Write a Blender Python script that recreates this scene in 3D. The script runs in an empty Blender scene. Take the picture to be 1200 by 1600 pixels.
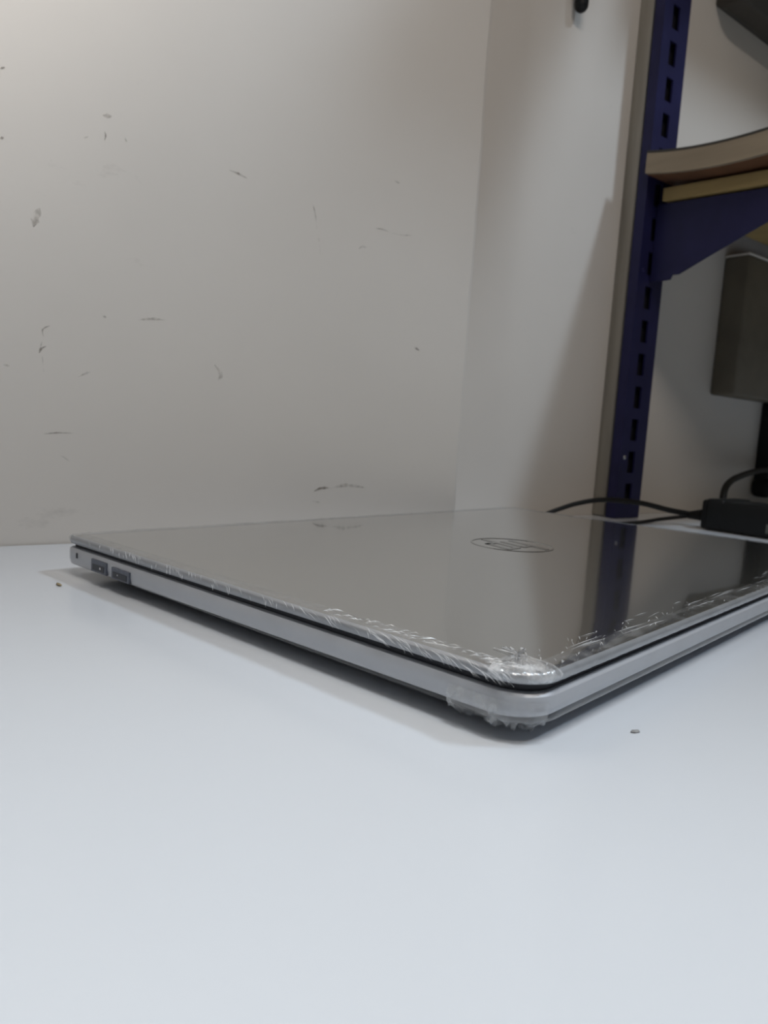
import bpy, bmesh, math, random
import numpy as np
from mathutils import Vector, Matrix, noise

scn = bpy.context.scene
COL = scn.collection

# ------------------------------------------------------------------ camera
F_PX, PITCH, ROLL, CAM_H = 1149.85, -0.110211, 0.065006, 0.073284
cam_d = bpy.data.cameras.new('camera')
cam = bpy.data.objects.new('camera', cam_d)
COL.objects.link(cam)
_fw = Vector((0, math.cos(PITCH), math.sin(PITCH)))
_r0 = Vector((1, 0, 0)); _u0 = _r0.cross(_fw)
_r = _r0 * math.cos(ROLL) + _u0 * math.sin(ROLL)
_u = -_r0 * math.sin(ROLL) + _u0 * math.cos(ROLL)
_m = Matrix((_r, _u, -_fw)).transposed().to_4x4()
_m.translation = Vector((0, 0, CAM_H))
cam.matrix_world = _m
cam_d.sensor_fit = 'VERTICAL'
cam_d.sensor_height = 36.0
cam_d.lens = F_PX / 1600 * 36.0
cam_d.clip_start = 0.005
cam_d.clip_end = 50
cam_d.dof.use_dof = True
cam_d.dof.focus_distance = 0.24
cam_d.dof.aperture_fstop = 22
scn.camera = cam

# wall frame: s runs along the walls, d out of the recessed back wall, z up from the table top
PH = math.radians(37.5)
E_ = Vector((math.cos(PH), math.sin(PH), 0))
N_ = Vector((math.sin(PH), -math.cos(PH), 0))
OFF = 0.05
W0 = Vector((-0.2, 0.381, 0)) - N_ * OFF
def WP(s, d, z=0.0):
    return W0 + E_ * s + N_ * d + Vector((0, 0, z))

# ------------------------------------------------------------------ light
world = bpy.data.worlds.new('world'); scn.world = world
world.use_nodes = True
world.node_tree.nodes['Background'].inputs[0].default_value = (0.9, 0.95, 1.0, 1)
world.node_tree.nodes['Background'].inputs[1].default_value = 0.02

def area_light(name, loc, target, size, power, col, size_y=None):
    l = bpy.data.lights.new(name, 'AREA')
    l.energy = power; l.color = col; l.size = size
    if size_y:
        l.shape = 'RECTANGLE'; l.size_y = size_y
    o = bpy.data.objects.new(name, l); COL.objects.link(o)
    o.location = loc
    o.rotation_euler = (Vector(target) - Vector(loc)).to_track_quat('-Z', 'Y').to_euler()
    return o
def spot_light(name, loc, target, angle, power, col, radius=0.06, blend=1.0):
    l = bpy.data.lights.new(name, 'SPOT')
    l.energy = power; l.color = col; l.spot_size = math.radians(angle); l.spot_blend = blend; l.shadow_soft_size = radius
    o = bpy.data.objects.new(name, l); COL.objects.link(o)
    o.location = loc
    o.rotation_euler = (Vector(target) - Vector(loc)).to_track_quat('-Z', 'Y').to_euler()
    return o
# small lamp up to the right of the shelves, a tube lamp above, and three added fill spots
area_light('shelf_lamp', WP(0.87, 0.90, 1.40), WP(0.45, 0.25, 0.2), 0.13, 7.6, (0.72, 0.86, 1.0))
area_light('hanging_tube_lamp', WP(0.0, 0.75, 1.0), WP(0.1, 0.45, 0.0), 0.45, 3.5, (1.0, 0.89, 0.79), 0.06)
spot_light('wall_fill_spot', WP(-0.6, 0.5, 0.8), WP(-0.27, 0.05, 0.58), 62, 17.0, (0.88, 0.94, 1.0))  # added unseen spot, brightens the top left of the wall
spot_light('upper_wall_fill_spot', WP(-0.3, 0.7, 0.8), WP(-0.20, 0.05, 0.55), 52, 36.0, (1.0, 0.94, 0.88))  # second added spot, strengthens the glow on the upper left wall
spot_light('table_fill_spot', WP(-0.1, 0.6, 1.0), WP(-0.1, 0.62, 0.0), 62, 15.6, (0.86, 0.95, 1.0))  # added unseen spot, lifts the near part of the table

scn.view_settings.view_transform = 'Standard'
scn.view_settings.look = 'None'
scn.view_settings.gamma = 1.0
scn.view_settings.use_curve_mapping = False
scn.view_settings.exposure = 0.06

# ------------------------------------------------------------------ materials
def new_mat(name):
    m = bpy.data.materials.new(name); m.use_nodes = True
    nt = m.node_tree
    return m, nt, nt.nodes['Principled BSDF']

def mat(name, col, rough=0.5, metal=0.0, var=0.06, scale=40, bump=0.0, bscale=200, coat=0.0, stretch=None, spec=0.5, col2=None):
    m, nt, b = new_mat(name)
    tc = nt.nodes.new('ShaderNodeTexCoord')
    mp = nt.nodes.new('ShaderNodeMapping')
    nt.links.new(tc.outputs['Object'], mp.inputs[0])
    if stretch: mp.inputs['Scale'].default_value = stretch
    nz = nt.nodes.new('ShaderNodeTexNoise'); nz.inputs['Scale'].default_value = scale
    nz.inputs['Detail'].default_value = 5
    nt.links.new(mp.outputs[0], nz.inputs['Vector'])
    rp = nt.nodes.new('ShaderNodeValToRGB')
    rp.color_ramp.elements[0].position = 0.3; rp.color_ramp.elements[1].position = 0.7
    c2 = col2 or tuple(min(1, c * (1 + var)) for c in col)
    c1 = tuple(c * (1 - var) for c in col)
    rp.color_ramp.elements[0].color = (*c1, 1); rp.color_ramp.elements[1].color = (*c2, 1)
    nt.links.new(nz.outputs[0], rp.inputs[0])
    nt.links.new(rp.outputs[0], b.inputs['Base Color'])
    b.inputs['Roughness'].default_value = rough
    b.inputs['Metallic'].default_value = metal
    b.inputs['Specular IOR Level'].default_value = spec
    if coat:
        b.inputs['Coat Weight'].default_value = coat
        b.inputs['Coat Roughness'].default_value = 0.05
    if bump:
        n2 = nt.nodes.new('ShaderNodeTexNoise'); n2.inputs['Scale'].default_value = bscale
        n2.inputs['Detail'].default_value = 4
        nt.links.new(mp.outputs[0], n2.inputs['Vector'])
        bp = nt.nodes.new('ShaderNodeBump'); bp.inputs['Strength'].default_value = bump
        bp.inputs['Distance'].default_value = 0.002
        nt.links.new(n2.outputs[0], bp.inputs['Height'])
        nt.links.new(bp.outputs[0], b.inputs['Normal'])
    return m

def wall_mat(name, col):
    m, nt, b = new_mat(name)
    L = nt.links
    tc = nt.nodes.new('ShaderNodeTexCoord')
    big = nt.nodes.new('ShaderNodeTexNoise'); big.inputs['Scale'].default_value = 5; big.inputs['Detail'].default_value = 3
    L.new(tc.outputs['Object'], big.inputs['Vector'])
    rp = nt.nodes.new('ShaderNodeValToRGB')
    rp.color_ramp.elements[0].position = 0.32; rp.color_ramp.elements[1].position = 0.68
    rp.color_ramp.elements[0].color = (*[c * 0.95 for c in col], 1)
    rp.color_ramp.elements[1].color = (*col, 1)
    L.new(big.outputs[0], rp.inputs[0])
    # faint grey grime specks
    sp = nt.nodes.new('ShaderNodeTexNoise'); sp.inputs['Scale'].default_value = 26; sp.inputs['Detail'].default_value = 7
    sp.inputs['Roughness'].default_value = 0.7
    mp = nt.nodes.new('ShaderNodeMapping'); mp.inputs['Scale'].default_value = (0.6, 1, 1.3)
    L.new(tc.outputs['Object'], mp.inputs[0]); L.new(mp.outputs[0], sp.inputs['Vector'])
    r2 = nt.nodes.new('ShaderNodeValToRGB')
    r2.color_ramp.elements[0].position = 0.66; r2.color_ramp.elements[0].color = (0, 0, 0, 1)
    r2.color_ramp.elements[1].position = 0.82; r2.color_ramp.elements[1].color = (0.5, 0.5, 0.5, 1)
    L.new(sp.outputs[0], r2.inputs[0])
    mx = nt.nodes.new('ShaderNodeMix'); mx.data_type = 'RGBA'
    L.new(r2.outputs[0], mx.inputs[0]); L.new(rp.outputs[0], mx.inputs[6])
    mx.inputs[7].default_value = (col[0] * .5, col[1] * .5, col[2] * .5, 1)
    L.new(mx.outputs[2], b.inputs['Base Color'])
    b.inputs['Roughness'].default_value = 0.6
    b.inputs['Specular IOR Level'].default_value = 0.3
    n2 = nt.nodes.new('ShaderNodeTexNoise'); n2.inputs['Scale'].default_value = 18; n2.inputs['Detail'].default_value = 4
    n3 = nt.nodes.new('ShaderNodeTexNoise'); n3.inputs['Scale'].default_value = 3.5
    L.new(tc.outputs['Object'], n2.inputs['Vector']); L.new(tc.outputs['Object'], n3.inputs['Vector'])
    b1 = nt.nodes.new('ShaderNodeBump'); b1.inputs['Strength'].default_value = 0.12; b1.inputs['Distance'].default_value = 0.004
    b2 = nt.nodes.new('ShaderNodeBump'); b2.inputs['Strength'].default_value = 0.25; b2.inputs['Distance'].default_value = 0.02
    L.new(n2.outputs[0], b1.inputs['Height']); L.new(n3.outputs[0], b2.inputs['Height'])
    L.new(b2.outputs[0], b1.inputs['Normal']); L.new(b1.outputs[0], b.inputs['Normal'])
    return m

def film_mat(name, base_fac, rough, white, tint=(0.9, 0.92, 0.95)):
    """clear stretch film: mostly see-through, glossy by fresnel, a little white haze"""
    m = bpy.data.materials.new(name); m.use_nodes = True
    nt = m.node_tree; nt.nodes.clear(); L = nt.links
    out = nt.nodes.new('ShaderNodeOutputMaterial')
    tr = nt.nodes.new('ShaderNodeBsdfTransparent')
    gl = nt.nodes.new('ShaderNodeBsdfGlossy'); gl.inputs['Roughness'].default_value = rough
    df = nt.nodes.new('ShaderNodeBsdfDiffuse'); df.inputs['Color'].default_value = (*tint, 1)
    fr = nt.nodes.new('ShaderNodeFresnel'); 
    ge = nt.nodes.new('ShaderNodeNewGeometry'); mi = nt.nodes.new('ShaderNodeMapRange')   # thin sheet: same reflectance from both faces
    mi.inputs[3].default_value = 1.5; mi.inputs[4].default_value = 1 / 1.5
    L.new(ge.outputs['Backfacing'], mi.inputs[0]); L.new(mi.outputs[0], fr.inputs['IOR'])
    tc = nt.nodes.new('ShaderNodeTexCoord')
    nz = nt.nodes.new('ShaderNodeTexNoise'); nz.inputs['Scale'].default_value = 160; nz.inputs['Detail'].default_value = 6
    L.new(tc.outputs['Object'], nz.inputs['Vector'])
    rp = nt.nodes.new('ShaderNodeMapRange')
    rp.inputs[1].default_value = 0.45; rp.inputs[2].default_value = 0.75
    rp.inputs[3].default_value = white * 0.3; rp.inputs[4].default_value = min(1, white * 1.8)
    L.new(nz.outputs[0], rp.inputs[0])
    m1 = nt.nodes.new('ShaderNodeMixShader')
    L.new(rp.outputs[0], m1.inputs[0]); L.new(tr.outputs[0], m1.inputs[1]); L.new(df.outputs[0], m1.inputs[2])
    ad = nt.nodes.new('ShaderNodeMath'); ad.operation = 'ADD'; ad.use_clamp = True
    ad.inputs[1].default_value = base_fac
    L.new(fr.outputs[0], ad.inputs[0])
    m2 = nt.nodes.new('ShaderNodeMixShader')
    L.new(ad.outputs[0], m2.inputs[0]); L.new(m1.outputs[0], m2.inputs[1]); L.new(gl.outputs[0], m2.inputs[2])
    L.new(m2.outputs[0], out.inputs['Surface'])
    return m

M = {}
M['wall'] = wall_mat('cream_wall_paint', (0.70, 0.665, 0.62))
M['far_wall'] = mat('tan_wall_paint', (0.34, 0.30, 0.25), 0.7, var=0.05, scale=6)
M['ceiling'] = mat('ceiling_paint', (0.42, 0.40, 0.37), 0.8, var=0.02, scale=6)
M['floor'] = mat('grey_floor_tile', (0.22, 0.21, 0.20), 0.5, var=0.08, scale=8)
M['table'] = mat('white_laminate', (0.70, 0.735, 0.785), 0.17, var=0.012, scale=9, bump=0.015, bscale=60, spec=0.4)
M['table_leg'] = mat('grey_steel', (0.3, 0.3, 0.32), 0.4, 0.6)
M['blue'] = mat('blue_enamel', (0.017, 0.017, 0.066), 0.45, var=0.15, scale=30, bump=0.06, bscale=120, spec=0.25)
M['slot'] = mat('slot_black', (0.006, 0.006, 0.012), 0.7)
M['batten'] = mat('grey_weathered_batten', (0.27, 0.25, 0.215), 0.45, var=0.25, scale=30, stretch=(3, 3, 0.15), bump=0.1, bscale=60)
M['beige'] = mat('beige_edge_band', (0.30, 0.245, 0.175), 0.55, var=0.12, scale=25, stretch=(1, 0.3, 4))
M['brown'] = mat('red_brown_veneer', (0.16, 0.075, 0.04), 0.5, var=0.2, scale=18, stretch=(0.2, 2, 2))
M['yellow'] = mat('yellow_wood', (0.33, 0.235, 0.095), 0.6, var=0.2, scale=24, stretch=(1, 0.3, 4), bump=0.05)
M['laminate'] = mat('cream_laminate', (0.62, 0.58, 0.52), 0.45, var=0.04, scale=20)
M['black'] = mat('black_plastic', (0.008, 0.009, 0.010), 0.45, var=0.1, scale=60, bump=0.03, spec=0.25)
M['rubber'] = mat('black_cable_rubber', (0.010, 0.009, 0.008), 0.55, var=0.1, scale=60, spec=0.25)
M['label'] = mat('adapter_label_grey', (0.10, 0.11, 0.10), 0.5, var=0.25, scale=120)
M['duct'] = mat('dark_duct', (0.035, 0.032, 0.028), 0.45, var=0.15, scale=20)
M['box'] = mat('dark_olive_box', (0.15, 0.132, 0.10), 0.6, var=0.15, scale=20)
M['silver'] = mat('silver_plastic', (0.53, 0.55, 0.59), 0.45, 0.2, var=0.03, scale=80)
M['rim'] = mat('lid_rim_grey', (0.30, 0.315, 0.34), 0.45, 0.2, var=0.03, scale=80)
M['ring'] = mat('logo_ring', (0.56, 0.56, 0.55), 0.15, 1.0)
M['gap'] = mat('black_gasket', (0.005, 0.006, 0.014), 0.5)
M['pan'] = mat('dark_bottom_pan', (0.05, 0.05, 0.055), 0.5)
M['port'] = mat('port_grey', (0.10, 0.115, 0.15), 0.4, var=0.2, scale=400)
M['port_in'] = mat('port_dark', (0.02, 0.024, 0.034), 0.4)
M['pin'] = mat('port_metal', (0.6, 0.6, 0.62), 0.25, 0.9)
M['logo'] = mat('logo_chrome', (0.40, 0.40, 0.39), 0.15, 1.0)
def smudge_mat(name, col, lo, hi, scale):
    m, nt, b = new_mat(name)
    tc = nt.nodes.new('ShaderNodeTexCoord'); nz = nt.nodes.new('ShaderNodeTexNoise')
    nz.inputs['Scale'].default_value = scale; nz.inputs['Detail'].default_value = 5
    nt.links.new(tc.outputs['Object'], nz.inputs['Vector'])
    r = nt.nodes.new('ShaderNodeMapRange'); r.inputs[1].default_value = 0.38; r.inputs[2].default_value = 0.68
    r.inputs[3].default_value = lo; r.inputs[4].default_value = hi
    nt.links.new(nz.outputs[0], r.inputs[0]); nt.links.new(r.outputs[0], b.inputs['Alpha'])
    b.inputs['Base Color'].default_value = (*col, 1); b.inputs['Roughness'].default_value = 0.7
    return m
M['scuff'] = smudge_mat('scuff_dark', (0.28, 0.25, 0.22), 0.25, 0.85, 350)
M['scuff_faint'] = smudge_mat('scuff_faint', (0.42, 0.39, 0.35), 0.0, 0.5, 250)
M['crumb'] = mat('crumb_brown', (0.35, 0.28, 0.17), 0.7, var=0.3, scale=500)
M['dust'] = mat('dust_grey', (0.33, 0.33, 0.33), 0.7, var=0.3, scale=500)
M['film'] = film_mat('stretch_film', 0.02, 0.09, 0.09)
M['film_base'] = film_mat('stretch_film_side', 0.0, 0.25, 0.03)
M['film_white'] = film_mat('stretch_film_bunched', 0.06, 0.22, 0.62)
M['film_clump'] = film_mat('stretch_film_clump', 0.05, 0.2, 0.30, (0.7, 0.72, 0.74))
cm, nt, b = new_mat('stretch_film_crease')
b.inputs['Base Color'].default_value = (0.85, 0.87, 0.9, 1); b.inputs['Roughness'].default_value = 0.2; b.inputs['Alpha'].default_value = 0.7
M['crease'] = cm
# lid: satin silver under tight clear film
lm, nt, b = new_mat('lid_silver_under_film')
tc = nt.nodes.new('ShaderNodeTexCoord')
nz = nt.nodes.new('ShaderNodeTexNoise'); nz.inputs['Scale'].default_value = 30; nz.inputs['Detail'].default_value = 2
nt.links.new(tc.outputs['Object'], nz.inputs['Vector'])
bp = nt.nodes.new('ShaderNodeBump'); bp.inputs['Strength'].default_value = 0.02; bp.inputs['Distance'].default_value = 0.002
nt.links.new(nz.outputs[0], bp.inputs['Height']); nt.links.new(bp.outputs[0], b.inputs['Coat Normal'])
b.inputs['Base Color'].default_value = (0.57, 0.57, 0.555, 1)
b.inputs['Metallic'].default_value = 0.93
b.inputs['Roughness'].default_value = 0.15
b.inputs['Coat Weight'].default_value = 1.0
b.inputs['Coat Roughness'].default_value = 0.03
M['lid'] = lm

# ------------------------------------------------------------------ mesh helpers
def link(name, me, material, parent=None, smooth=False):
    o = bpy.data.objects.new(name, me)
    COL.objects.link(o)
    if material: me.materials.append(material)
    if parent: o.parent = parent
    if smooth:
        for p in me.polygons: p.use_smooth = True
    return o

def from_py(name, v, f, material, parent=None, smooth=False):
    me = bpy.data.meshes.new(name)
    me.from_pydata([tuple(x) for x in v], [], f)
    me.update()
    bm = bmesh.new(); bm.from_mesh(me)
    bmesh.ops.recalc_face_normals(bm, faces=bm.faces)
    bm.to_mesh(me); bm.free()
    return link(name, me, material, parent, smooth)

def empty(name, loc, rz=0.0):
    o = bpy.data.objects.new(name, None); COL.objects.link(o)
    o.empty_display_size = 0.02
    o.location = loc; o.rotation_euler = (0, 0, rz)
    return o

def tag(o, label, cat, group=None):
    o['label'] = label; o['category'] = cat
    if group: o['group'] = group
    return o

def struct(o):
    o['kind'] = 'structure'; return o

def box_verts(x0, x1, y0, y1, z0, z1):
    v = [(x0, y0, z0), (x1, y0, z0), (x1, y1, z0), (x0, y1, z0), (x0, y0, z1), (x1, y0, z1), (x1, y1, z1), (x0, y1, z1)]
    f = [(0, 3, 2, 1), (4, 5, 6, 7), (0, 1, 5, 4), (1, 2, 6, 5), (2, 3, 7, 6), (3, 0, 4, 7)]
    return v, f

def box(name, b6, material, parent=None, bevel=0.0, segs=2):
    v, f = box_verts(*b6)
    o = from_py(name, v, f, material, parent)
    if bevel:
        bm = bmesh.new(); bm.from_mesh(o.data)
        bmesh.ops.bevel(bm, geom=bm.edges[:], offset=bevel, segments=segs, affect='EDGES', profile=0.5)
        bm.to_mesh(o.data); bm.free()
        for p in o.data.polygons: p.use_smooth = True
        o.data.set_sharp_from_angle(angle=math.radians(50))
    return o

def wall_thing(name, s, d, z=0.0):
    """empty in the wall frame: local x = along wall, local y = into the wall"""
    return empty(name, WP(s, d, z), PH)

def prism(name, poly, axis, a0, a1, material, parent=None, bevel=0.0):
    """polygon (list of 2-D points) extruded along axis from a0 to a1; axis x: points are (y,z), y: (x,z), z: (x,y)"""
    def P(p, a):
        return {'x': (a, p[0], p[1]), 'y': (p[0], a, p[1]), 'z': (p[0], p[1], a)}[axis]
    n = len(poly)
    v = [P(p, a0) for p in poly] + [P(p, a1) for p in poly]
    f = [tuple(range(n)), tuple(range(n, 2 * n))] + [(i, (i + 1) % n, n + (i + 1) % n, n + i) for i in range(n)]
    o = from_py(name, v, f, material, parent)
    if bevel:
        bm = bmesh.new(); bm.from_mesh(o.data)
        bmesh.ops.bevel(bm, geom=bm.edges[:], offset=bevel, segments=2, affect='EDGES', profile=0.5)
        bm.to_mesh(o.data); bm.free()
    return o

def catmull(pts, sub=8):
    P = [Vector(p) for p in pts]; P = [P[0] * 2 - P[1]] + P + [P[-1] * 2 - P[-2]]
    out = []
    for i in range(1, len(P) - 2):
        for k in range(sub):
            t = k / sub
            a, b_, c, d = P[i - 1], P[i], P[i + 1], P[i + 2]
            out.append(0.5 * ((2 * b_) + (c - a) * t + (2 * a - 5 * b_ + 4 * c - d) * t * t + (3 * b_ - a - 3 * c + d) * t ** 3))
    out.append(P[-2]); return out

def tube(name, pts, rad, material, parent=None, sub=8, seg=12):
    path = catmull(pts, sub)
    v, f = [], []
    up = Vector((0, 0, 1))
    for i, p in enumerate(path):
        t = (path[min(i + 1, len(path) - 1)] - path[max(i - 1, 0)]).normalized()
        a = t.cross(up)
        if a.length < 1e-4: a = t.cross(Vector((1, 0, 0)))
        a.normalize(); b_ = a.cross(t)
        r = rad(i / (len(path) - 1)) if callable(rad) else rad
        for k in range(seg):
            an = 2 * math.pi * k / seg
            v.append(p + (a * math.cos(an) + b_ * math.sin(an)) * r)
    for i in range(len(path) - 1):
        for k in range(seg):
            f.append((i * seg + k, i * seg + (k + 1) % seg, (i + 1) * seg + (k + 1) % seg, (i + 1) * seg + k))
    f.append(tuple(range(seg))); f.append(tuple(range((len(path) - 1) * seg, len(path) * seg)))
    return from_py(name, v, f, material, parent, True)

# ------------------------------------------------------------------ the room
def wall_box(name, s0, s1, d0, d1, z0, z1, material):
    t = box(name, (0, s1 - s0, -(d1 - d0), 0, z0, z1), material)
    t.location = WP(s0, d0); t.rotation_euler = (0, 0, PH)
    return struct(t)
Z0, Z1 = -0.75, 1.90
S0, S1, D1 = -1.70, 1.80, 2.30
wall_back = wall_box('wall_back', S0, S1, -0.10, 0.0, Z0, Z1, M['wall'])
# projecting wall on the left, its plastered arris slightly wavy
EDGE_S = 0.324
def left_wall():
    v, f = [], []
    nz_ = 120
    for i in range(nz_ + 1):
        z = Z0 + (Z1 - Z0) * i / nz_
        w = 0.0011 * noise.noise(Vector((0.3, 1.7, z * 22))) + 0.0008 * noise.noise(Vector((4.3, 1.7, z * 60)))
        s = EDGE_S - S0 + w
        for (x, y) in ((0, 0), (0, -OFF), (s - 0.004, -OFF), (s - 0.0012, -OFF + 0.0009), (s, -OFF + 0.0035), (s, 0)):
            v.append((x, y, z))
    for i in range(nz_):
        for k in range(6):
            f.append((i * 6 + k, i * 6 + (k + 1) % 6, (i + 1) * 6 + (k + 1) % 6, (i + 1) * 6 + k))
    f.append(tuple(range(6))); f.append(tuple(range(nz_ * 6, nz_ * 6 + 6)))
    o = from_py('wall_left', v, f, M['wall'])
    o.location = WP(S0, 0); o.rotation_euler = (0, 0, PH)
    return struct(o)
wall_l = left_wall()
wall_box('wall_right', S1, S1 + 0.1, -0.1, D1, Z0, Z1, M['far_wall'])
wall_box('wall_side', S0 - 0.1, S0, -0.1, D1, Z0, Z1, M['far_wall'])
wall_box('wall_front', S0 - 0.1, S1 + 0.1, D1, D1 + 0.1, Z0, Z1, M['far_wall'])
wall_box('floor', S0 - 0.1, S1 + 0.1, -0.1, D1 + 0.1, Z0 - 0.1, Z0, M['floor'])
wall_box('ceiling', S0 - 0.1, S1 + 0.1, -0.1, D1 + 0.1, Z1, Z1 + 0.1, M['ceiling'])

# scuffs and scratches on the plaster: thin skins on the wall surface, wall coordinates (s, z)
def scuff(parent, s_off, d_face, pts, w, material):
    path = [Vector(p) for p in catmull([(s, 0, z) for s, z in pts], 6)]
    v, f = [], []
    nrm = -d_face - 0.00025
    n_ = len(path)
    for i, p in enumerate(path):
        a = path[max(i - 1, 0)]; b_ = path[min(i + 1, n_ - 1)]
        t = (b_ - a).normalized()
        k = 0.08 + 0.92 * math.sin(math.pi * i / (n_ - 1))
        k *= 0.7 + 0.6 * noise.noise(p * 900)
        q = Vector((-t.z, 0, t.x)) * w * 0.8 * k
        v.append((p.x - s_off + q.x, nrm, p.z + q.z)); v.append((p.x - s_off - q.x, nrm, p.z - q.z))
    for i in range(n_ - 1): f.append((2 * i, 2 * i + 1, 2 * i + 3, 2 * i + 2))
    return from_py('scuff_mark', v, f, material, parent)
scuff(wall_l, S0, OFF, [(0.0483, 0.2216), (0.049, 0.2195), (0.0484, 0.2167)], 0.0006, M['scuff'])
scuff(wall_l, S0, OFF, [(0.0377, 0.215), (0.0409, 0.2169)], 0.0008, M['scuff_faint'])
scuff(wall_l, S0, OFF, [(0.1203, 0.22), (0.1261, 0.2197), (0.1321, 0.2182)], 0.0007, M['scuff'])
scuff(wall_l, S0, OFF, [(0.1788, 0.2133), (0.1805, 0.2089), (0.1818, 0.2036)], 0.0006, M['scuff'])
scuff(wall_l, S0, OFF, [(0.1819, 0.2025), (0.1844, 0.193), (0.186, 0.184)], 0.0006, M['scuff_faint'])
scuff(wall_l, S0, OFF, [(0.2286, 0.2095), (0.234, 0.2102), (0.2396, 0.2097)], 0.0006, M['scuff'])
scuff(wall_l, S0, OFF, [(0.2396, 0.2093), (0.2503, 0.2097), (0.2617, 0.2117)], 0.0005, M['scuff_faint'])
scuff(wall_l, S0, OFF, [(0.2159, 0.1935), (0.2189, 0.1957), (0.2221, 0.1955)], 0.001, M['scuff_faint'])
scuff(wall_l, S0, OFF, [(0.2698, 0.1345), (0.2723, 0.1339), (0.2748, 0.1328)], 0.0011, M['scuff'])
scuff(wall_l, S0, OFF, [(0.0227, 0.1166), (0.0202, 0.1153), (0.019, 0.1135), (0.0196, 0.1106)], 0.0006, M['scuff'])
scuff(wall_l, S0, OFF, [(0.0176, 0.1017), (0.0185, 0.1042), (0.021, 0.1058)], 0.0009, M['scuff'])
scuff(wall_l, S0, OFF, [(0.0193, 0.1105), (0.0187, 0.1075), (0.0179, 0.1031)], 0.0004, M['scuff_faint'])
scuff(wall_l, S0, OFF, [(0.0191, 0.1006), (0.0195, 0.0966), (0.0199, 0.092)], 0.0006, M['scuff_faint'])
scuff(wall_l, S0, OFF, [(0.0203, 0.0597), (0.0273, 0.0607), (0.0355, 0.0608)], 0.0005, M['scuff'])
scuff(wall_l, S0, OFF, [(0.0288, 0.0484), (0.0311, 0.0474), (0.0335, 0.0454)], 0.0008, M['scuff_faint'])
scuff(wall_l, S0, OFF, [(0.1909, 0.0291), (0.1959, 0.0313), (0.2036, 0.0318)], 0.0014, M['scuff'])
scuff(wall_l, S0, OFF, [(0.2037, 0.0313), (0.2168, 0.0336), (0.2346, 0.0319)], 0.0018, M['scuff_faint'])
scuff(wall_l, S0, OFF, [(0.0687, 0.126), (0.0759, 0.1277), (0.0845, 0.1282)], 0.0011, M['scuff_faint'])
scuff(wall_l, S0, OFF, [(0.0494, 0.1254), (0.0515, 0.125)], 0.0008, M['scuff_faint'])
scuff(wall_l, S0, OFF, [(-0.0017, 0.2366), (0.0005, 0.2379)], 0.0008, M['scuff'])
scuff(wall_l, S0, OFF, [(-0.0015, 0.2041), (0.0002, 0.2049)], 0.0008, M['scuff'])
scuff(wall_l, S0, OFF, [(0.0141, 0.165), (0.0152, 0.17), (0.017, 0.1751)], 0.0035, M['scuff_faint'])
scuff(wall_l, S0, OFF, [(0.2417, 0.2442), (0.2474, 0.2435)], 0.0008, M['scuff_faint'])
scuff(wall_l, S0, OFF, [(0.0007, 0.094), (0.0036, 0.0937)], 0.001, M['scuff_faint'])
scuff(wall_l, S0, OFF, [(0.0367, 0.0909), (0.0416, 0.0938), (0.044, 0.0944)], 0.0008, M['scuff_faint'])
scuff(wall_l, S0, OFF, [(0.1158, 0.106), (0.1202, 0.1007), (0.1182, 0.0967)], 0.002, M['scuff_faint'])
scuff(wall_l, S0, OFF, [(0.0471, 0.2293), (0.0521, 0.2302)], 0.002, M['scuff_faint'])
scuff(wall_l, S0, OFF, [(0.0591, 0.2214), (0.0602, 0.2193)], 0.0008, M['scuff_faint'])
scuff(wall_l, S0, OFF, [(0.1903, 0.0225), (0.1965, 0.0216)], 0.0008, M['scuff_faint'])
scuff(wall_back, S0, 0.0, [(0.4249, 0.2688), (0.4367, 0.2691), (0.4523, 0.2686)], 0.001, M['scuff_faint'])
scuff(wall_back, S0, 0.0, [(0.5679, 0.2212), (0.5758, 0.2256), (0.5797, 0.2282)], 0.0014, M['scuff'])

# ------------------------------------------------------------------ table
def table():
    t = empty('table', WP(0, 1.0, Z0), PH)
    tag(t, 'white laminate table top pushed against the cream walls', 'table')
    # top follows the wall step; local x = s, y = -d + 1.0
    S_L, S_R, D_F = -1.2, 1.45, 0.98
    g = 0.001
    poly = [(S_L, D_F), (S_R, D_F), (S_R, g), (EDGE_S + 0.004, g), (EDGE_S + 0.004, OFF + g), (S_L, OFF + g)]
    poly = [(s, 1.0 - d) for s, d in poly]
    prism('table_top', poly, 'z', -Z0 - 0.03, -Z0, M['table'], t)
    for s in (S_L + 0.08, S_R - 0.08):
        for d in (0.12, D_F - 0.08):
            box('leg', (s - 0.025, s + 0.025, 1 - d - 0.025, 1 - d + 0.025, 0, -Z0 - 0.03), M['table_leg'], t, 0.003)
    return t
table()

# ------------------------------------------------------------------ laptop
LW, LD = 0.361, 0.2395
TH = 0.838
lap = empty('laptop', (0.03712, 0.16492, 0), TH)
tag(lap, 'closed silver laptop wrapped in clear stretch film on the white table', 'laptop')

def rrect(inset, r, step=6):
    """rounded outline as list of (x, y); radius r per corner order B,C,D,A; constant count"""
    x0, y0, x1, y1 = inset, inset, LW - inset, LD - inset
    cs = [(x0, y0, math.pi, 0.012), (x1, y0, 1.5 * math.pi, 0.012), (x1, y1, 0, 0.0085), (x0, y1, 0.5 * math.pi, 0.0045)]
    out = []
    for cx, cy, a0, rc in cs:
        rc = max(rc + r - inset, 0.0006)
        ox = cx + rc if cx == x0 else cx - rc
        oy = cy + rc if cy == y0 else cy - rc
        for k in range(step + 1):
            a = a0 + k / step * math.pi / 2
            out.append((ox + rc * math.cos(a), oy + rc * math.sin(a)))
    return out

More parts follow.
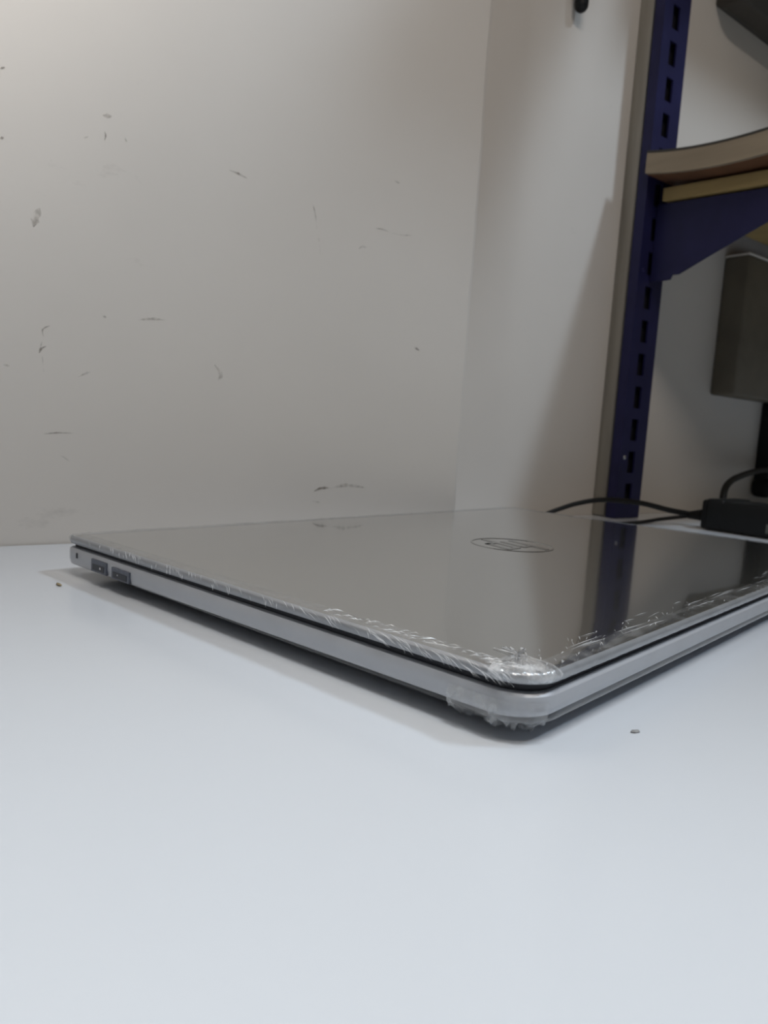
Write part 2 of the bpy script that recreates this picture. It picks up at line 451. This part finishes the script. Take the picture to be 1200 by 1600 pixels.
def loft(name, layers, material, parent, zfun=None, cap_bottom=True, cap_top=True, step=8, smooth=True):
    v, f = [], []
    rings = []
    for ins, z in layers:
        ring = rrect(ins, 0.0, step)
        rings.append(len(ring))
        for (x, y) in ring:
            zz = z if zfun is None else zfun(x, y, z)
            v.append((x, y, zz))
    n_ = rings[0]
    for i in range(len(layers) - 1):
        for k in range(n_):
            f.append((i * n_ + k, i * n_ + (k + 1) % n_, (i + 1) * n_ + (k + 1) % n_, (i + 1) * n_ + k))
    if cap_bottom: f.append(tuple(range(n_)))
    if cap_top: f.append(tuple(range((len(layers) - 1) * n_, len(layers) * n_)))
    o = from_py(name, v, f, material, parent, smooth)
    o.data.set_sharp_from_angle(angle=math.radians(38))
    return o

def lid_z(x, y, z):                                  # the lid sits closer to the base at the hinge
    k = min(1.0, max(0.0, (y - 0.10) / 0.13))
    return z - 0.0007 * k * max(0.0, (0.0170 - z) / 0.0018)
lid = loft('lid', [(0.0011, 0.01810), (0.0020, 0.01825), (0.0035, 0.01834), (0.0055, 0.01841), (0.0085, 0.01846), (0.0125, 0.01849), (0.0180, 0.0185)], M['lid'], lap, None, False)
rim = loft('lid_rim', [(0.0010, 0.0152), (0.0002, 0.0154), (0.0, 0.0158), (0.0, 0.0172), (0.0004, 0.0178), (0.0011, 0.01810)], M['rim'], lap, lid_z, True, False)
def base_z(x, y, z):
    k = max(0.0, 1 - y / 0.075)
    return z + 0.0018 * k * k * (0.0130 - z) / 0.0075
base = loft('base', [(0.0032, 0.0046), (0.0010, 0.0053), (0.0004, 0.0062), (0.0, 0.0085), (0.0, 0.0120), (0.0005, 0.0128), (0.0015, 0.0131)], M['silver'], lap, base_z)
loft('gasket', [(0.0022, 0.0128), (0.0020, 0.0156)], M['gap'], lap)
loft('bottom_pan', [(0.0160, 0.0018), (0.0130, 0.0024), (0.0070, 0.0050)], M['pan'], lap)
for (x0, x1, y0, y1) in ((0.05, 0.311, 0.205, 0.215), (0.04, 0.10, 0.022, 0.030), (0.261, 0.321, 0.022, 0.030)):
    box('rubber_foot', (x0, x1, y0, y1, 0.0, 0.0022), M['gap'], lap, 0.0008)
box('hinge_cover', (0.045, 0.316, 0.2380, 0.2398, 0.0110, 0.0158), M['gap'], lap, 0.0006)

# ports on the left side of the laptop (x = 0 face)
def port(y0, y1, z0, z1, pins):
    p = prism('port', [(y0, z0), (y1, z0), (y1, z1), (y0, z1)], 'x', -0.0008, 0.004, M['port'], lap, 0.0002)
    iy = (y1 - y0) * 0.12; iz = (z1 - z0) * 0.16
    prism('socket_tongue', [(y0 + iy, z0 + iz), (y1 - iy, z0 + iz), (y1 - iy, z1 - 2.2 * iz), (y0 + iy, z1 - 2.2 * iz)], 'x', -0.00095, 0.0, M['port_in'], p)
    for (py, pz, r) in pins:
        box('contact', (-0.0012, -0.0008, py - r, py + r, pz - r, pz + r), M['pin'], p, r * 0.3)
    return p
port(0.2018, 0.2147, 0.0060, 0.0113, [(0.2062, 0.0083, 0.0005)])
port(0.1830, 0.1972, 0.0060, 0.0107, [(0.1915, 0.0082, 0.0003)])
box('side_vent', (-0.0004, 0.003, 0.2285, 0.2298, 0.0088, 0.0112), M['gap'], lap, 0.0002)

# round badge in the middle of the lid: ring of two slanted letter strokes, facing away over the hinge
def badge():
    cx, cy, z0, R = 0.180, 0.121, 0.0185, 0.0215
    root = None
    def stroke(pts, nm='logo_stroke'):
        v = [(cx + x * R, cy + y * R, z0) for x, y in pts] + [(cx + x * R, cy + y * R, z0 + 0.00018) for x, y in pts]
        n_ = len(pts)
        f = [tuple(range(n_)), tuple(range(n_, 2 * n_))] + [(i, (i + 1) % n_, n_ + (i + 1) % n_, n_ + i) for i in range(n_)]
        return from_py(nm, v, f, M['logo'], root)
    root = from_py('badge', *ring_mesh(cx, cy, z0, R), M['ring'], lap)
    # letters h and p as slanted bars; x to the reader's left because the badge is read from the hinge side
    sl = 0.30
    def bar(xa, ya, yb, w):
        return [(-(xa + sl * ya), -ya), (-(xa + w + sl * ya), -ya), (-(xa + w + sl * yb), -yb), (-(xa + sl * yb), -yb)]
    w = 0.17
    stroke(bar(-0.52, -0.42, 0.88, w))                       # h stem
    stroke(bar(-0.16, -0.42, 0.30, w))                       # h leg
    stroke([(-(-0.52 + w + sl * .30), -.30), (-(-0.16 + w + sl * .30), -.30), (-(-0.16 + w + sl * .42 - 0.06), -.42), (-(-0.52 + w + sl * .42), -.42)])
    stroke(bar(0.14, -0.88, 0.42, w))                        # p stem
    stroke(bar(0.50, -0.42, 0.30, w))                        # p bowl side
    stroke([(-(0.14 + w + sl * .30), -.30), (-(0.50 + w + sl * .30), -.30), (-(0.50 + w + sl * .42 - 0.06), -.42), (-(0.14 + w + sl * .42), -.42)])
    stroke([(-(0.14 + w + sl * -.42), .42), (-(0.50 + w + sl * -.42), .42), (-(0.50 + w + sl * -.30), .30), (-(0.14 + w + sl * -.30), .30)])
def ring_mesh(cx, cy, z0, R, w=0.045, seg=48):
    v, f = [], []
    for k in range(seg):
        a = 2 * math.pi * k / seg
        for r, z in ((R, z0), (R, z0 + 0.0002), (R * (1 - w), z0 + 0.0002), (R * (1 - w), z0)):
            v.append((cx + r * math.cos(a), cy + r * math.sin(a), z))
    for k in range(seg):
        for j in range(4):
            f.append((4 * k + j, 4 * k + (j + 1) % 4, 4 * ((k + 1) % seg) + (j + 1) % 4, 4 * ((k + 1) % seg) + j))
    return v, f
badge()

# ---- stretch film: band that hugs the lid edge all round, and one round the base
def perimeter(n_pts, r=0.012):
    """points and outward normals round the laptop outline, starting at the middle of the rear edge, evenly spaced"""
    ring = rrect(0.0, 0.0, 16)
    ring = ring + [ring[0]]
    cum = [0.0]
    for a, b_ in zip(ring[:-1], ring[1:]): cum.append(cum[-1] + math.hypot(b_[0] - a[0], b_[1] - a[1]))
    tot = cum[-1]; out = []; j = 0
    for i in range(n_pts):
        t = tot * i / n_pts
        while cum[j + 1] < t: j += 1
        k = (t - cum[j]) / (cum[j + 1] - cum[j] + 1e-12)
        a, b_ = ring[j], ring[j + 1]
        p = Vector((a[0] + (b_[0] - a[0]) * k, a[1] + (b_[1] - a[1]) * k, 0))
        out.append(p)
    res = []
    for i in range(n_pts):
        t = (out[(i + 1) % n_pts] - out[i - 1]).normalized()
        res.append((out[i], Vector((t.y, -t.x, 0)), tot * i / n_pts))
    return res, tot

def film_band(name, prof, amp, material, seed, n_pts=900, sel=None, amp_fun=None, freq=260, ragged=0.0):
    """prof: (out, z, slack) from top to bottom; creases run slanted across the band"""
    pr, tot = perimeter(n_pts)
    m_ = len(prof); v, f = [], []
    for (p, nrm, t) in pr:
        for j, (o_, z, sl) in enumerate(prof):
            q = Vector((t * freq + j * 1.6, j * 0.55 + seed, seed * 3.1))
            a = noise.noise(q) * 0.6 + abs(noise.noise(q * 2.3)) * 0.7
            k = amp_fun(p) if amp_fun else 1.0
            d = sl * amp * k * (0.3 + a)
            zz = z + sl * amp * k * 0.8 * noise.noise(q * 1.3 + Vector((9, 4, 1)))
            if ragged and o_ < 0:                         # torn, uneven inner border
                rg = 1 + ragged * (noise.noise(Vector((t * 420, seed, 2))) + 0.6 * noise.noise(Vector((t * 1300, seed, 7))))
                o_ = o_ * min(1.35, max(0.25, rg))
            v.append((p.x + nrm.x * (o_ + d), p.y + nrm.y * (o_ + d), zz))
    for i in range(n_pts):
        if sel and not sel(pr[i][0]): continue
        i2 = (i + 1) % n_pts
        for j in range(m_ - 1):
            f.append((i * m_ + j + 1, i2 * m_ + j + 1, i2 * m_ + j, i * m_ + j))
    me = bpy.data.meshes.new(name); me.from_pydata([tuple(x) for x in v], [], f); me.update()
    bm = bmesh.new(); bm.from_mesh(me)
    bmesh.ops.delete(bm, geom=[x for x in bm.verts if not x.link_faces], context='VERTS')
    bm.to_mesh(me); bm.free()
    return link(name, me, material, lap, True)

lid_prof = [(-0.0068, 0.01856, 0.02), (-0.0055, 0.01862, 0.25), (-0.0042, 0.01866, 0.6), (-0.0030, 0.0186, 0.8), (-0.0016, 0.0185, 1), (-0.0004, 0.0182, 1),
            (0.0003, 0.0175, 1), (0.0004, 0.0167, 0.9), (0.0003, 0.0160, 0.8), (-0.0002, 0.0154, 0.5)]
film_lid = film_band('film_wrap', lid_prof, 0.00042, M['film'], 1.7)
base_prof = [(0.0001, 0.0127, 0.2), (0.0003, 0.0115, 0.7), (0.0003, 0.0100, 0.8), (0.0003, 0.0085, 0.8), (0.0002, 0.0070, 0.9), (-0.0006, 0.0055, 0.8), (-0.0030, 0.0047, 0.4)]
film_base = film_band('film_wrap', base_prof, 0.00012, M['film_base'], 5.2)

# bunched white film over the front left corner of the lid and hanging below the base there
def near_corner(p): return math.hypot(p.x, p.y)
lc = [(-0.0150, 0.0187, 0.1), (-0.0125, 0.0189, 0.6), (-0.0100, 0.0191, 1), (-0.0080, 0.0193, 1), (-0.0060, 0.0194, 1), (-0.0040, 0.0193, 1), (-0.0022, 0.0190, 1), (-0.0006, 0.0184, 1),
      (0.0004, 0.0176, 1), (0.0005, 0.0168, 0.8), (0.0002, 0.0160, 0.5), (-0.0004, 0.0156, 0.3)]
film_band('film_bunch', lc, 0.0013, M['film_white'], 8.3, 3000, lambda p: near_corner(p) < 0.0125, lambda p: max(0.15, 1 - near_corner(p) / 0.02), 700, 1.1)
bc = [(0.0003, 0.0110, 0.3), (0.0006, 0.0095, 0.8), (0.0007, 0.0080, 1), (0.0004, 0.0066, 1), (-0.0006, 0.0054, 1.3), (-0.0022, 0.0044, 1.5), (-0.0040, 0.0034, 1.5), (-0.0060, 0.0026, 1)]
film_band('film_bunch', bc, 0.0010, M['film_clump'], 12.9, 3000, lambda p: p.x < 0.008 and p.y < 0.024, lambda p: 1.0, 420, 0.9)

# fine raised creases (pinched film) along the lid edge: slanted slivers
def creases():
    rnd = random.Random(4)
    v, f = [], []
    def sliver(a, b_, w, h):
        a, b_ = Vector(a), Vector(b_)
        t = (b_ - a).normalized(); q = t.cross(Vector((0, 0, 1)))
        if q.length < 1e-5: q = Vector((1, 0, 0))
        q.normalize(); up = q.cross(t)
        i = len(v); mid = (a + b_) / 2 + up * h
        v.extend([a, mid + q * w, mid - q * w, b_, mid + up * w])
        f.extend([(i, i + 1, i + 4), (i, i + 4, i + 2), (i + 1, i + 3, i + 4), (i + 4, i + 3, i + 2)])
    for k in range(135):                                   # left side, denser towards the corner
        y = 0.215 * (rnd.random() ** 1.7) + 0.006
        z = 0.0160 + 0.0022 * rnd.random()
        L_ = rnd.uniform(0.0015, 0.0070) * (1.0 if y < 0.09 else 0.5)
        x = -0.0011
        sliver((x + 0.0006, y + L_ * 0.6, z + 0.0008), (x, y - L_ * 0.4, z - 0.0012), rnd.choice((0.00006, 0.00009, 0.00014)), 0.0003)
    for k in range(150):                                    # rounded top edge near the corner
        a = rnd.random() ** 1.5
        if k % 3:
            x, y = rnd.uniform(0.0005, 0.006), 0.004 + 0.07 * a
        else:
            x, y = 0.006 + 0.13 * a, rnd.uniform(0.001, 0.010)
        L_ = rnd.uniform(0.001, 0.004)
        an = rnd.uniform(-0.4, 0.4) + (2.2 if k % 3 else 0.4)
        z = 0.0190
        sliver((x, y, z), (x + L_ * math.cos(an), y + L_ * math.sin(an), z + 0.0001), rnd.choice((0.00006, 0.00009, 0.00015)), 0.0003)
    for k in range(34):                                    # long flat pleats along the front edge of the lid
        x = 0.012 + 0.26 * rnd.random(); y = rnd.uniform(0.0022, 0.0125); L_ = rnd.uniform(0.006, 0.026)
        z = 0.01860
        sliver((x, y, z), (x + L_, y + rnd.uniform(-0.0012, 0.0012), z), rnd.uniform(0.00005, 0.00014), 0.00008)
    return from_py('film_crease', v, f, M['crease'], lap)
cr = creases(); cr['kind'] = 'stuff'

# ------------------------------------------------------------------ shelving on the back wall
# grey batten behind the upright
bt = wall_thing('wall_batten', 0.562, 0.0, 0.0)
tag(bt, 'narrow grey weathered batten on the wall behind the blue upright', 'batten')
box('strip', (0.0, 0.034, -0.0160, 0.0, 0.0005, 1.05), M['batten'], bt, 0.002)
prism('raised_lip', [(0.002, -0.0155), (0.004, -0.0196), (0.024, -0.0196), (0.024, -0.0155)], 'z', 0.0005, 1.05, M['batten'], bt)

# slotted upright
up = wall_thing('slotted_upright', 0.5585, 0.020, 0.0)
tag(up, 'dark blue slotted steel shelf upright standing behind the laptop', 'shelf upright')
PW, PD = 0.0415, 0.0105
def upright():
    v, f = [], []
    Z = 1.05; t = 0.002
    def quad_box(x0, x1, y0, y1, z0, z1):
        a, b_ = box_verts(x0, x1, y0, y1, z0, z1); i = len(v)
        v.extend(a); f.extend([tuple(i + q for q in fc) for fc in b_])
    xs0, xs1 = 0.0136, 0.0250
    quad_box(0, xs0, -PD, -PD + t, 0.0005, Z)
    quad_box(xs1, PW, -PD, -PD + t, 0.0005, Z)
    quad_box(0, t, -PD + t, 0, 0.0005, Z)
    quad_box(PW - t, PW, -PD + t, 0, 0.0005, Z)
    z = 0.0005; zs = 0.3824 - 0.0325 * 11
    k = 0
    zc = zs
    while zc < Z - 0.03:
        quad_box(xs0, xs1, -PD, -PD + t, z, zc - 0.0108)
        z = zc + 0.0108; zc += 0.0325
    quad_box(xs0, xs1, -PD, -PD + t, z, Z)
    return from_py('channel', v, f, M['blue'], up)
upright()
box('slot_backing', (0.0035, PW - 0.0035, -0.0040, -0.0005, 0.001, 1.049), M['slot'], up)
for z in (0.062, 0.245):
    bm = bmesh.new()
    bmesh.ops.create_uvsphere(bm, u_segments=10, v_segments=6, radius=0.0022)
    me = bpy.data.meshes.new('screw_head'); bm.to_mesh(me); bm.free()
    o = link('screw_head', me, M['pin'] if z < 0.1 else M['blue'], up, True)
    o.location = (0.0075, -PD, z); o.scale = (1, 0.4, 1)

# cantilever bracket, tilted a little down to the front
bk = wall_thing('shelf_bracket', 0.577, 0.0308, 0.0)
tag(bk, 'dark blue triangular steel bracket hooked into the slotted upright', 'bracket')
prof = [(0.0005, 0.3085), (0.0005, 0.2350), (0.0215, 0.2350), (0.0235, 0.2393), (0.0300, 0.2390), (0.0555, 0.2503), (0.0840, 0.2625), (0.112, 0.2742), (0.165, 0.2900), (0.185, 0.2930), (0.185, 0.2990), (0.110, 0.3018)]
prism('web_plate', [(-a, z) for a, z in prof], 'x', 0.0, 0.003, M['blue'], bk, 0.0004)
prism('top_flange', [(-0.004, 0.3085), (-0.185, 0.2990), (-0.185, 0.2970), (-0.004, 0.3065)], 'x', 0.003, 0.016, M['blue'], bk)

# yellow wooden plank lying on the bracket
pl = wall_thing('wooden_plank', 0.573, 0.0325, 0.0)
tag(pl, 'pale yellow wooden plank resting on the blue bracket', 'plank')
def plank_profile(z_in, slope, L0, L1, th, curve):
    top, bot = [], []
    for i in range(25):
        a = L0 + (L1 - L0) * i / 24
        zb = z_in(a)
        bot.append((-a, zb)); top.append((-a, zb + th))
    return bot + top[::-1]
prism('board', plank_profile(lambda a: 0.3098 - 0.0560 * a, 0, 0.006, 0.215, 0.0122, 0), 'x', 0.0, 0.62, M['yellow'], pl, 0.0008)

# warped beige-edged shelf board above it, red brown underneath
sh = wall_thing('shelf_board', 0.550, 0.0320, 0.0)
tag(sh, 'warped shelf board with beige edge and red brown underside', 'shelf board')
_cd = [0.0, 0.034, 0.060, 0.089, 0.117, 0.17, 0.22]
_cz = [0.3304, 0.3242, 0.3218, 0.3200, 0.3208, 0.3255, 0.334]
_cf = np.polyfit(_cd, _cz, 4)
zf = lambda a: float(np.polyval(_cf, a))
prism('edge_band', plank_profile(lambda a: zf(a) + 0.0004, 0, 0.0008, 0.22, 0.0192, 0), 'x', 0.0, 0.004, M['beige'], sh)
prism('panel', plank_profile(zf, 0, 0.0008, 0.22, 0.0192, 0), 'x', 0.004, 0.62, M['brown'], sh)
prism('top_laminate', plank_profile(lambda a: zf(a) + 0.0192, 0, 0.0008, 0.222, 0.0016, 0), 'x', 0.0005, 0.62, M['laminate'], sh)
prism('light_leak_filler', [(0.031, zf(0.0)), (0.031, zf(0.0) + 0.0205), (-0.0008, zf(0.0) + 0.0205), (-0.0008, zf(0.0))], 'x', 0.056, 0.62, M['brown'], sh)  # added filler, blocks light leaking down behind the board
prism('dark_trim', plank_profile(lambda a: zf(a) + 0.0190, 0, 0.0008, 0.222, 0.0020, 0), 'x', -0.0004, 0.0005, M['duct'], sh)

# upper shelf boards above the picture, meeting at the upright
for s0, s1, dep, lab in ((0.47, 0.594, 0.41, 'short brown upper shelf board above the frame, left of the upright'),
                         (0.622, 1.25, 0.272, 'long brown upper shelf board above the frame, right of the upright')):
    d0 = 0.001
    ub = wall_thing('upper_shelf_board', s0, d0, 0.74)
    tag(ub, lab, 'shelf board')
    box('panel', (0, min(s1 - s0, 9), -dep, 0 if s0 > 0.6 else -0.032, 0.0, 0.02), M['brown'], ub, 0.001)
    box('edge_band', (0, s1 - s0, -dep - 0.002, -dep, 0.0, 0.02), M['beige'], ub)

# black peg poking down at the top of the picture
pg = wall_thing('wall_peg', 0.4672, 0.0, 0.4507)
tag(pg, 'short black rounded peg on the wall at the top of the photo', 'peg')
tube('peg_body', [(0, -0.0085, 0.0075), (0, -0.0085, 0.03), (0, -0.0085, 0.07)], 0.0062, M['black'], pg)
bm = bmesh.new(); bmesh.ops.create_uvsphere(bm, u_segments=16, v_segments=8, radius=0.0062)
me = bpy.data.meshes.new('peg_tip'); bm.to_mesh(me); bm.free()
o = link('peg_tip', me, M['black'], pg, True); o.location = (0, -0.0085, 0.0075)

# dark duct along the wall, upper right
du = wall_thing('wall_duct', 0.690, 0.0, 0.5385)
tag(du, 'dark duct running along the wall at the upper right corner of the photo', 'duct')
prism('trough', [(0, 0.006), (-0.012, 0.0), (-0.030, 0.0015), (-0.040, 0.012), (-0.042, 0.05), (0, 0.05)], 'x', 0.0, 0.6, M['duct'], du, 0.002)
tube('highlight_line', [(0.02, -0.0445, 0.0215), (0.2, -0.0445, 0.0215), (0.58, -0.0445, 0.0215)], 0.0014, M['pin'], du)  # bright metal line standing in for a highlight on the duct

# dark flat box hanging on the wall under the bracket
bx_ = wall_thing('wall_box', 0.765, 0.0, 0.140)
tag(bx_, 'dark olive flat box on the wall below the blue bracket', 'box')
box('case', (0, 0.25, -0.030, 0, 0, 0.158), M['box'], bx_, 0.003)
box('lit_edge_rim', (-0.0005, 0.2505, -0.0305, 0, 0.158, 0.1605), M['laminate'], bx_, 0.0012)  # cream colour paints in the lit top edge of the box

# ------------------------------------------------------------------ adapter and cables
ad = wall_thing('power_adapter', 0.585, 0.106, 0.0)
tag(ad, 'black power adapter lying on the table beside the wrapped laptop', 'adapter')
box('case', (0, 0.052, -0.135, 0, 0.0006, 0.0285), M['black'], ad, 0.003, 3)
box('end_cap', (-0.0006, 0.0526, -0.022, -0.004, 0.0003, 0.0298), M['black'], ad, 0.003, 3)
box('rating_label', (-0.0006, -0.0001, -0.12, -0.062, 0.005, 0.013), M['label'], ad)
tube('strain_relief', [(0.014, 0.020, 0.0105), (0.014, 0.008, 0.012), (0.014, -0.002, 0.013)], lambda t: 0.0035 + 0.0035 * t, M['rubber'], ad)
def AL(s, d, z): return (s - 0.585, -(d - 0.106), z)
tube('arched_cable', [AL(*q) for q in ((0.4305, 0.045, 0.0073), (0.447, 0.050, 0.0134), (0.468, 0.056, 0.0197), (0.4969, 0.062, 0.0232), (0.5374, 0.072, 0.0211),
     (0.572, 0.082, 0.0150), (0.606, 0.087, 0.0108))], lambda t: 0.0019 + 0.0009 * t, M['rubber'], ad)
tube('flat_cable', [AL(*q) for q in ((0.450, 0.100, 0.0021), (0.4732, 0.0782, 0.0021), (0.5445, 0.0693, 0.0021), (0.585, 0.066, 0.004), (0.606, 0.085, 0.0095))], 0.0019, M['rubber'], ad)

pc = tag(empty('black_extension_lead', WP(0.66, 0.09, 0.0), PH), 'black cord arching up from behind the adapter to the right border', 'cord')
def CL(s, d, z): return (s - 0.66, -(d - 0.09), z)
tube('cord', [CL(*q) for q in ((0.655, 0.100, 0.0028), (0.662, 0.088, 0.0100), (0.6728, 0.080, 0.0317), (0.7036, 0.070, 0.0431), (0.7734, 0.050, 0.0500), (0.850, 0.030, 0.0545), (0.900, 0.022, 0.0550))], 0.0036, M['rubber'], pc)

# black strip with a rounded end on the wall at the right border
st = wall_thing('cable_cover', 0.893, 0.0, 0.0)
tag(st, 'black vertical cable cover with a rounded foot at the right border', 'cable cover')
box('cover', (0.0, 0.05, -0.020, 0, 0.034, 0.150), M['black'], st, 0.004, 3)
box('foot', (-0.006, 0.056, -0.026, 0, 0.0185, 0.043), M['black'], st, 0.008, 4)

# ------------------------------------------------------------------ crumbs on the table
def crumb(name, loc, size, material, label, rz):
    bm = bmesh.new(); bmesh.ops.create_icosphere(bm, subdivisions=2, radius=1)
    for v_ in bm.verts:
        k = 1 + 0.5 * noise.noise(v_.co * 1.7 + Vector(loc) * 50)
        v_.co = Vector((v_.co.x * size[0] * k, v_.co.y * size[1] * k, v_.co.z * size[2] * k))
    zmin = min(v_.co.z for v_ in bm.verts)
    me = bpy.data.meshes.new(name); bm.to_mesh(me); bm.free()
    o = link(name, me, material, None, True)
    o.location = (loc[0], loc[1], -zmin); o.rotation_euler = (0, 0, rz)
    return tag(o, label, 'crumb')
crumb('crumb', (-0.1339, 0.3021, 0), (0.0030, 0.0007, 0.0005), M['crumb'], 'tiny tan crumb on the table left of the laptop corner', -0.8)
crumb('dust_speck', (0.0685, 0.1835, 0), (0.0014, 0.0007, 0.0003), M['dust'], 'small grey speck on the table right of the front corner', 0.4)
crumb('dust_speck', (0.0499, 0.1907, 0), (0.0006, 0.0004, 0.0002), M['dust'], 'tiniest grey speck in the shade of the laptop front edge', 0.2)
